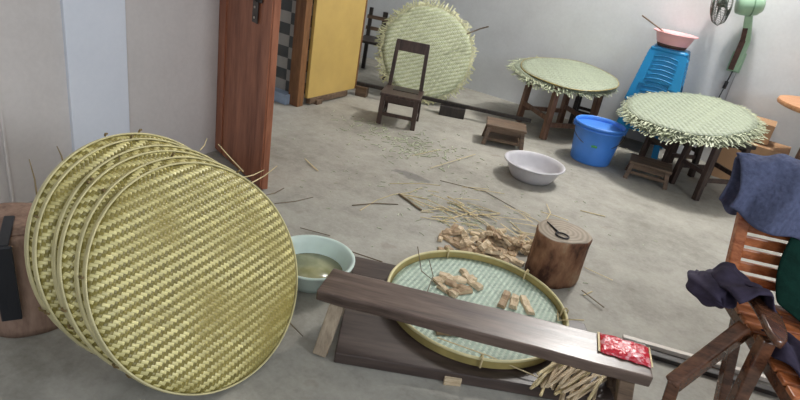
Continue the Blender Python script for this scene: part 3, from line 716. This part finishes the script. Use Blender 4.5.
# ---------------------------------------------------------------- lounge chair at right
Fd = Vector((.375, -.927, 0)); Dd = Vector((.927, .375, 0)); O = Vector((.215, 2.23, 0)); Z = Vector((0, 0, 1))
lc = thing('lounge_chair', 'varnished slatted wooden lounge chair at the right edge with clothes on it', 'chair', O)
def P(s_, f, z_): return Dd*s_+Fd*f+Z*z_
LW = .62
MB().beam(P(.003, .005, .35), P(-.045, -.09, .82), .040, .035, Fd).obj('back_post', M['lounge'], lc, bevel=.006)
MB().beam(P(LW, 0, .35), P(LW+.0, -.09, .82), .045, .035, Fd).obj('back_post', M['lounge'], lc, bevel=.006)
for k in range(8):
    f = (k+.5)/8; z_ = .43+f*.38; off = -.045*(z_-.28)/.54
    MB().beam(P(off+.01, -.09*(z_-.28)/.54, z_), P(LW, -.09*(z_-.28)/.54, z_), .016, .036, Z).obj('back_slat', M['lounge'], lc, bevel=.004)
for k in range(9):
    f = .035+.062*k
    MB().beam(P(.0, f, .395+.001*k), P(LW, f, .395+.001*k), .050, .016, Z).obj('seat_slat', M['lounge'], lc, bevel=.004)
for s_ in (.02, LW-.02): MB().beam(P(s_, -.02, .368), P(s_, .58, .375), .035, .04, Z).obj('seat_rail', M['loungedark'], lc, bevel=.004)
for s_ in (.03, LW): MB().beam(P(s_, .08, .37), P(s_+.06, .13, .001), .045, .035, Dd).obj('leg', M['loungedark'], lc, bevel=.004)
MB().beam(P(-.03, .38, .47), P(-.05, .44, .001), .045, .04, Dd).obj('leg', M['loungedark'], lc, bevel=.005)
MB().beam(P(LW, .44, .45), P(LW, .50, .001), .045, .04, Dd).obj('leg', M['loungedark'], lc, bevel=.005)
def arm(s_):
    V_ = []; n = 16; F_ = []
    for i in range(n+1):
        u = i/n; f = -.02+.47*u; wd = .018+.020*math.sin(PI*min(1, u*.75))**2; z_ = .455+.055*math.sin(u*PI*.66); sd = -.045+.03*math.sin(u*PI)
        if u > .88: wd *= math.sqrt(max(.12, 1-((u-.88)/.12)**2))
        for a, b in ((-1, -1), (1, -1), (1, 1), (-1, 1)): V_.append(P(s_+sd+a*wd, f, z_+b*.013-(.010 if a > 0 else 0)))
    for i in range(n):
        for k in range(4): l = (k+1) % 4; F_.append((i*4+k, (i+1)*4+k, (i+1)*4+l, i*4+l))
    F_ += [(0, 1, 2, 3), tuple(n*4+k for k in (3, 2, 1, 0))]
    MB().add(V_, F_).obj('armrest', M['loungedark'], lc, 'auto', bevel=.008)
arm(.01); arm(LW)
j0 = Vector((.285, 1.99, .415))-O; j1 = Vector((.148, 1.80, .215))-O; j2 = Vector((.175, 1.80, .0015))-O
MB().beam(j0, j1, .05, .05, Z).obj('side_strut', M['loungedark'], lc, bevel=.008)
MB().beam(j1+Vector((.004, .003, .02)), j2, .04, .034, (0, 1, 0)).obj('leg', M['loungedark'], lc, bevel=.006)

# cloth helper: a grid surface given by a function, with thickness
def cloth(name, label, cat, fn_, nu, nv, mat, th=.006):
    vs = [fn_(i/nu, j/nv) for j in range(nv+1) for i in range(nu+1)]
    fs = [(j*(nu+1)+i, j*(nu+1)+i+1, (j+1)*(nu+1)+i+1, (j+1)*(nu+1)+i) for j in range(nv) for i in range(nu)]
    o = MB().add(vs, fs).obj(name, mat, None, True); s_ = o.modifiers.new('sol', 'SOLIDIFY'); s_.thickness = th
    ss = o.modifiers.new('sub', 'SUBSURF'); ss.levels = 1; ss.render_levels = 1
    return tag(o, label, cat)
def towel(u, v):
    # v runs from the back hem over the top to the front hem
    s_ = -.11+.66*u; tt = v*2-1
    topz = .885+.016*math.sin(u*8)+.018*math.exp(-((u-.28)/.14)**2)
    lenf = .235+.03*math.sin(u*5+.5)-.06*max(0, .2-u)/.2; lenb = .30-.08*max(0, .1-u)*10
    bulge = .02*math.sin(u*17+v*4)+.012*math.sin(u*31+v*9)
    if tt < 0: a = -tt; z_ = topz-.012*(a*5)**2*(a < .2)-(lenb*(a-.2)+.012 if a >= .2 else 0); f = -.09-.05*min(1, a*4)-bulge*a
    else: a = tt; z_ = topz-.012*(a*5)**2*(a < .2)-(lenf*(a-.2)*1.1+.012 if a >= .2 else 0); f = -.09+.05*min(1, a*4)+.065*a+bulge*(.4+a)
    if u < .12: f += .035*(1-u/.12)*(-1 if tt > 0 else .3)
    return O+P(s_+.016*math.sin(v*9)*(1 if u < .1 else .3), f, z_+.006*math.sin(u*40+v*13))
cloth('towel', 'blue-grey towel draped over the top of the lounge chair back', 'towel', towel, 44, 34, M['towel'], .014)
def garment(u, v):
    # bundled cloth over the rear half of the armrest: a sagging roll on the outside, a short tail inside
    f = .02+.26*u; tt = v*2-1; r1 = .036*(1+.25*math.sin(u*8+1)); zc = .458+.055*math.sin((f+.02)/.52*PI*.66)
    fold = .006*math.sin(v*17+u*5)+.005*math.sin(u*12-v*7)
    if tt < 0:
        a = -tt; out = (.100+.020*math.sin(u*PI))*min(1, a*1.5); s_ = -.035-out-fold; z_ = zc+r1*math.cos(min(a*1.6, 1)*PI*.5)-.085*max(0, a-.25)*(1-.35*u)
        f -= .05*a*(1-u)
    else: a = tt; s_ = -.035+.07*min(1, a*1.4)+fold; z_ = zc+r1*math.cos(min(a*1.6, 1)*PI*.5)-.05*max(0, a-.4)
    return O+P(s_, f+.006*math.sin(v*9), z_+fold)
gm = MB(); nu, nv = 30, 22; V_ = []
for j in range(nv+1):
    ph = PI*j/nv
    for i in range(nu):
        a = 2*PI*i/nu; k = 1+.10*math.sin(3*a+2*ph)+.07*math.sin(7*a-3*ph)+.06*math.sin(5*ph+2*a)
        V_.append(O+P(-.105+.072*k*math.sin(ph)*math.cos(a), (.10+.115*k*math.cos(ph)), .452+.042*k*math.sin(ph)*math.sin(a)+.03*math.cos(ph)*.3))
gm.add(V_, [(j*nu+i, j*nu+(i+1) % nu, (j+1)*nu+(i+1) % nu, (j+1)*nu+i) for j in range(nv) for i in range(nu)])
nu2, nv2 = 26, 26
fv = [garment(i/nu2, .28+.72*j/nv2) for j in range(nv2+1) for i in range(nu2+1)]
W2 = nu2+1; up = [Vector(p)+Vector((0, 0, .009)) for p in fv]; T2 = len(fv)
F2 = []
for j in range(nv2):
    for i in range(nu2): a = j*W2+i; F2 += [(a, a+W2, a+W2+1, a+1), (T2+a, T2+a+1, T2+a+W2+1, T2+a+W2)]
bd = [i for i in range(W2)]+[j*W2+nu2 for j in range(1, nv2+1)]+[nv2*W2+i for i in range(nu2-1, -1, -1)]+[j*W2 for j in range(nv2-1, 0, -1)]
for k in range(len(bd)): a, b = bd[k], bd[(k+1) % len(bd)]; F2.append((a, b, T2+b, T2+a))
gm.add(fv+up, F2)
tag(gm.obj('garment', M['garment'], None, True), 'dark purple-grey garment bundled over the lounge chair armrest', 'garment')
def garment2(u, v):
    s_ = .01+.10*u+.014*math.sin(v*9+u*5); f = .26+.26*v+.01*math.sin(u*12); z_ = .422+.03*math.sin(u*PI)*math.sin(v*PI)+.012*math.sin(u*14+v*11)
    return O+P(s_+.02*v, f, z_)
cloth('garment', 'dark crumpled cloth lying on the seat slats beside the armrest', 'cloth', garment2, 18, 24, M['garment'], .010)
def gcloth(u, v):
    s_ = .13+.42*u-.05*math.sin(v*4); tt = v
    if tt < .6: a = tt/.6; z_ = .72-.285*a; f = -.005-.05*(1-a)+.045*a+.010*math.sin(u*12)
    else: a = (tt-.6)/.4; z_ = .430-.005*a+.006*math.sin(u*9+v*12); f = .05+.15*a
    return O+P(s_+.06*tt, f+.03, z_+.01*math.sin(u*8))
cloth('green_cloth', 'dark green cloth lying over the lounge chair back and seat', 'cloth', gcloth, 20, 22, M['greencloth'], .010)

# ---------------------------------------------------------------- kindling and wood pieces
def chip_mesh(seed, mat):
    r_ = _r.Random(seed); l, w_, h = r_.uniform(.085, .125), r_.uniform(.026, .038), r_.uniform(.013, .021); V_ = []
    n = 6
    for i in range(n+1):
        x = -l/2+l*i/n; a = r_.uniform(.85, 1.1); notch = .45 if i == 3 else 1
        V_ += [(x, -w_/2*a, 0), (x, w_/2*a, 0), (x, w_/2*a*.8, h*notch*r_.uniform(.85, 1.1)), (x, -w_/2*a*.7, h*notch*r_.uniform(.7, 1.1))]
    F_ = [(0, 1, 2, 3), tuple(n*4+k for k in (3, 2, 1, 0))]
    for i in range(n):
        for k in range(4): q_ = (k+1) % 4; F_.append((i*4+k, (i+1)*4+k, (i+1)*4+q_, i*4+q_))
    return MB().add(V_, F_).mesh('wood_piece', mat), l, w_, h
kinds = [chip_mesh(s_, M['chip'] if s_ % 3 else M['chipdark']) for s_ in range(8)]
def chip(i, loc, rot, label, group):
    o = bpy.data.objects.new('wood_piece', kinds[i % 8][0]); C.objects.link(o); o.location = loc; o.rotation_euler = rot
    return tag(o, label, 'wood piece', group)
# on the flat tray (top of weave z = .058)
TC = [(a_[0]+.012, a_[1]-.048)+a_[2:] if a_[1] < 2.3 else a_ for a_ in [(-.80, 2.05, 65, 0, 'leftmost'), (-.775, 2.10, 20, .0, ''), (-.735, 2.055, 8, .0, ''), (-.735, 2.17, -22, .0, ''), (-.695, 2.13, -20, 0, ''), (-.705, 2.025, 58, .0, ''), (-.745, 1.99, -8, 0, ''),
      (-.535, 2.115, 100, 0, ''), (-.495, 2.13, 105, 0, ''), (-.445, 2.155, -52+180, 0, ''), (-.475, 2.305, -12, 0, '')]]
lb = ['notched wood piece lying at the left end of the left cluster on the tray', 'wood piece in the middle of the left cluster on the flat tray', 'wood piece lying crosswise at the heart of the left cluster on the tray',
      'long wood piece at the far tip of the left cluster on the tray', 'wood piece on the right side of the left cluster on the tray', 'slanting wood piece at the near right of the left cluster on the tray', 'pale wood piece of the left cluster closest to the bench edge',
      'upright-looking wood piece leftmost of the trio at the tray centre right', 'pale wood piece in the middle of the trio on the tray', 'slanting wood piece at the right of the trio on the tray', 'lone wood piece near the far rim of the flat tray']
for i, (x_, y_, a, z_, _) in enumerate(TC): chip(i+1, (x_, y_, .0595), (0, 0, R(a)), lb[i], 'wood pieces on the flat tray')
for i, (x_, y_, a, l_) in enumerate([(-.60, 1.70, 40, 'wood piece on the tray near the bench front edge, resting at the near rim'), (-.66, 1.735, 5, 'wood piece on the near part of the tray showing beneath the bench')]):
    chip(i+3, (x_, y_, .0595), (0, 0, R(a)), l_, 'wood pieces on the flat tray')
# the pile behind the tray
rp_ = _r.Random(41); placed = []
for i in range(66):
    for _ in range(200):
        # pile outline, densest toward its left end
        u = rp_.random()**.8; v = rp_.uniform(-1, 1); cx, cy = -1.01+.42*u, 2.40+.27*u; sp = .16*(1-.25*u)
        x_, y_ = cx-.45*v*sp, cy+.9*v*sp
        if math.hypot(x_+.600, y_-1.945) < .42 or math.hypot(x_+.462, y_-2.535) < .185: continue
        lvl = sum(1 for p in placed if math.hypot(p[0]-x_, p[1]-y_) < .032)
        if lvl <= 3: break
    placed.append((x_, y_)); 
    chip(rp_.randrange(8), (x_, y_, (.002+.018*lvl)), (rp_.uniform(-.5, .5)*min(lvl, 1), rp_.uniform(-.35, .35)*min(lvl, 1), rp_.uniform(0, PI)), 'split wood piece in the loose pile between the flat tray and stump', 'split wood pieces in the floor pile')
# kindling under the bench
st_me = [MB().tube([(-.14, 0, 0), (0, .001*k, .001), (.14, 0, 0)], [.0045+.0008*k, .005+.0008*k, .004], 6, .7).mesh('kindling_stick', M['straw'] if k % 2 else M['chip']) for k in range(3)]
rk = _r.Random(8)
for i in range(34):
    o = bpy.data.objects.new('kindling_stick', st_me[i % 3]); C.objects.link(o)
    o.location = (-.12+rk.uniform(-.10, .075), 1.81+rk.uniform(-.06, .03), .058+.0095*(i//6)); o.rotation_euler = (0, rk.uniform(-.03, .03), R(84+rk.uniform(-15, 15)))
    tag(o, 'pale split stick in the kindling heap under the right end of the bench', 'stick', 'kindling sticks under the bench')

# ---------------------------------------------------------------- strips on the floor
LN = [[(-1.807, 2.095), (-1.755, 2.275)], [(-1.571, 2.791), (-1.443, 2.96), (-1.352, 3.031)], [(-1.479, 2.354), (-1.493, 2.527), (-1.473, 2.674), (-1.422, 2.782), (-1.412, 2.907)], [(-1.543, 2.368), (-1.474, 2.491), (-1.382, 2.586)], [(-1.45, 2.703), (-1.254, 2.628)], [(-1.442, 2.713), (-1.258, 2.68)], [(-1.386, 2.701), (-1.174, 2.707)], [(-1.241, 2.607), (-1.181, 2.718)], [(-1.391, 3.101), (-1.116, 3.197), (-0.881, 3.123)], [(-1.035, 2.8), (-0.913, 2.966)], [(-0.94, 3.091), (-0.847, 3.085), (-0.731, 3.015)], [(-0.758, 3.337), (-0.695, 3.229), (-0.675, 3.045)], [(-0.574, 3.457), (-0.429, 3.509)], [(-1.187, 2.73), (-1.043, 2.79)], [(-0.347, 2.744), (-0.2, 2.732)], [(-0.293, 2.503), (-0.172, 2.441)], [(-0.278, 2.485), (-0.254, 2.555)], [(-1.558, 1.962), (-1.412, 2.013)], [(-1.244, 1.967), (-1.096, 2.001)], [(-1.525, 3.206), (-1.446, 3.737)], [(-1.734, 3.318), (-1.67, 3.608)], [(-2.119, 2.645), (-1.95, 2.569)], [(-1.312, 2.773), (-0.997, 2.736)], [(-1.32, 2.847), (-0.876, 2.88)], [(-1.114, 2.598), (-1.034, 2.877)], [(-1.158, 2.863), (-0.725, 2.69)], [(-1.011, 2.829), (-0.75, 3.03)], [(-0.856, 2.833), (-0.652, 2.74)], [(-0.834, 2.93), (-0.668, 2.815)], [(-1.214, 2.549), (-1.045, 2.645)], [(-1.867, 2.076), (-1.904, 2.184)]]
rs = _r.Random(77); dark = {0, 4, 8, 15, 17, 18, 30, 3}
for i in range(44):
    x_, y_ = (rs.uniform(-1.25, -.72), rs.uniform(2.58, 2.92)) if i < 30 else (rs.uniform(-1.5, -.5), rs.uniform(2.7, 3.2)); a = rs.uniform(-.5, .9); l = rs.uniform(.06, .2)
    LN.append([(x_, y_), (x_+l*.5*math.cos(a), y_+l*.5*math.sin(a)+.006), (x_+l*math.cos(a), y_+l*math.sin(a))])
for i, pts in enumerate(LN):
    if i in (0, 30): continue
    n = len(pts); c = (sum(p[0] for p in pts)/n, sum(p[1] for p in pts)/n); r0 = .0030 if i % 3 else .0042
    if i in (4,): r0 = .008
    P3 = []
    for k in range(n):
        P3.append((pts[k][0]-c[0], pts[k][1]-c[1], r0*.55+.001))
    lay = .001+.0035*(i % 4 if 4 <= i <= 30 or i > 30 else 0)
    o = MB().tube(P3, r0, 6, .5).obj('bamboo_strip', M['darkstraw'] if i in dark else M['straw'], None, loc=(c[0], c[1], lay))
    big = {0: 'dark cane stick on the floor right of the leaning trays', 2: 'long curved pale strip at the left end of the floor litter', 8: 'long dark wiry cane curving over the floor toward the stump',
           11: 'thin bent strip on the floor just behind the stump', 12: 'short thin strip on the floor right of and beyond the stump', 14: 'thin strip on the floor immediately right of the stump', 15: 'dark strip on the floor right of the flat tray',
           16: 'short strip crossing the dark one right of the flat tray', 10: 'pale flat strip with tapered ends between litter and stump', 21: 'thin strip on the floor nearest the red door', 4: 'thickest brown stick in the floor litter',
           19: 'thin pale strip on the bare floor between the chair and the litter', 20: 'thin pale strip on the floor a step in front of the small chair', 17: 'dark thin cane beside the green basin', 18: 'dark thin cane behind the bench end and basin', 30: 'short dark cane close to the leaning trays'}
    tag(o, big.get(i, 'thin bamboo strip in the scattered litter around the wood pile'), 'strip', None if i in big else 'thin bamboo strips scattered on the floor')
o = MB().tube([(-.60, 1.60, .098), (-.42, 1.66, .085), (-.20, 1.72, .058)], .0032, 6, .6).obj('bamboo_strip', M['straw'], None)
tag(o, 'long pale strip resting on the near tray rim and the plank under the bench', 'strip')
# fine shavings
mb = MB(); rf = _r.Random(13)
def flake(x_, y_, l, w_):
    a = rf.uniform(0, PI); mb.box((x_, y_, .003), (l, w_, .002), (rf.uniform(-.05, .05), rf.uniform(-.05, .05), a))
for _ in range(230): flake(rf.gauss(-1.92, .24), rf.gauss(3.5, .16), rf.uniform(.012, .06), rf.uniform(.004, .009))
for _ in range(200): flake(rf.gauss(-1.5, .55), rf.gauss(3.1, .45), rf.uniform(.006, .03), rf.uniform(.002, .004))
for _ in range(160): flake(rf.gauss(-1.05, .2), rf.gauss(2.75, .12), rf.uniform(.01, .05), rf.uniform(.002, .005))
o = mb.obj('bamboo_shavings', M['fringe'], None); tag(o, 'fine pale bamboo shavings littering the floor from chair to wood pile', 'shavings', None, 'stuff')
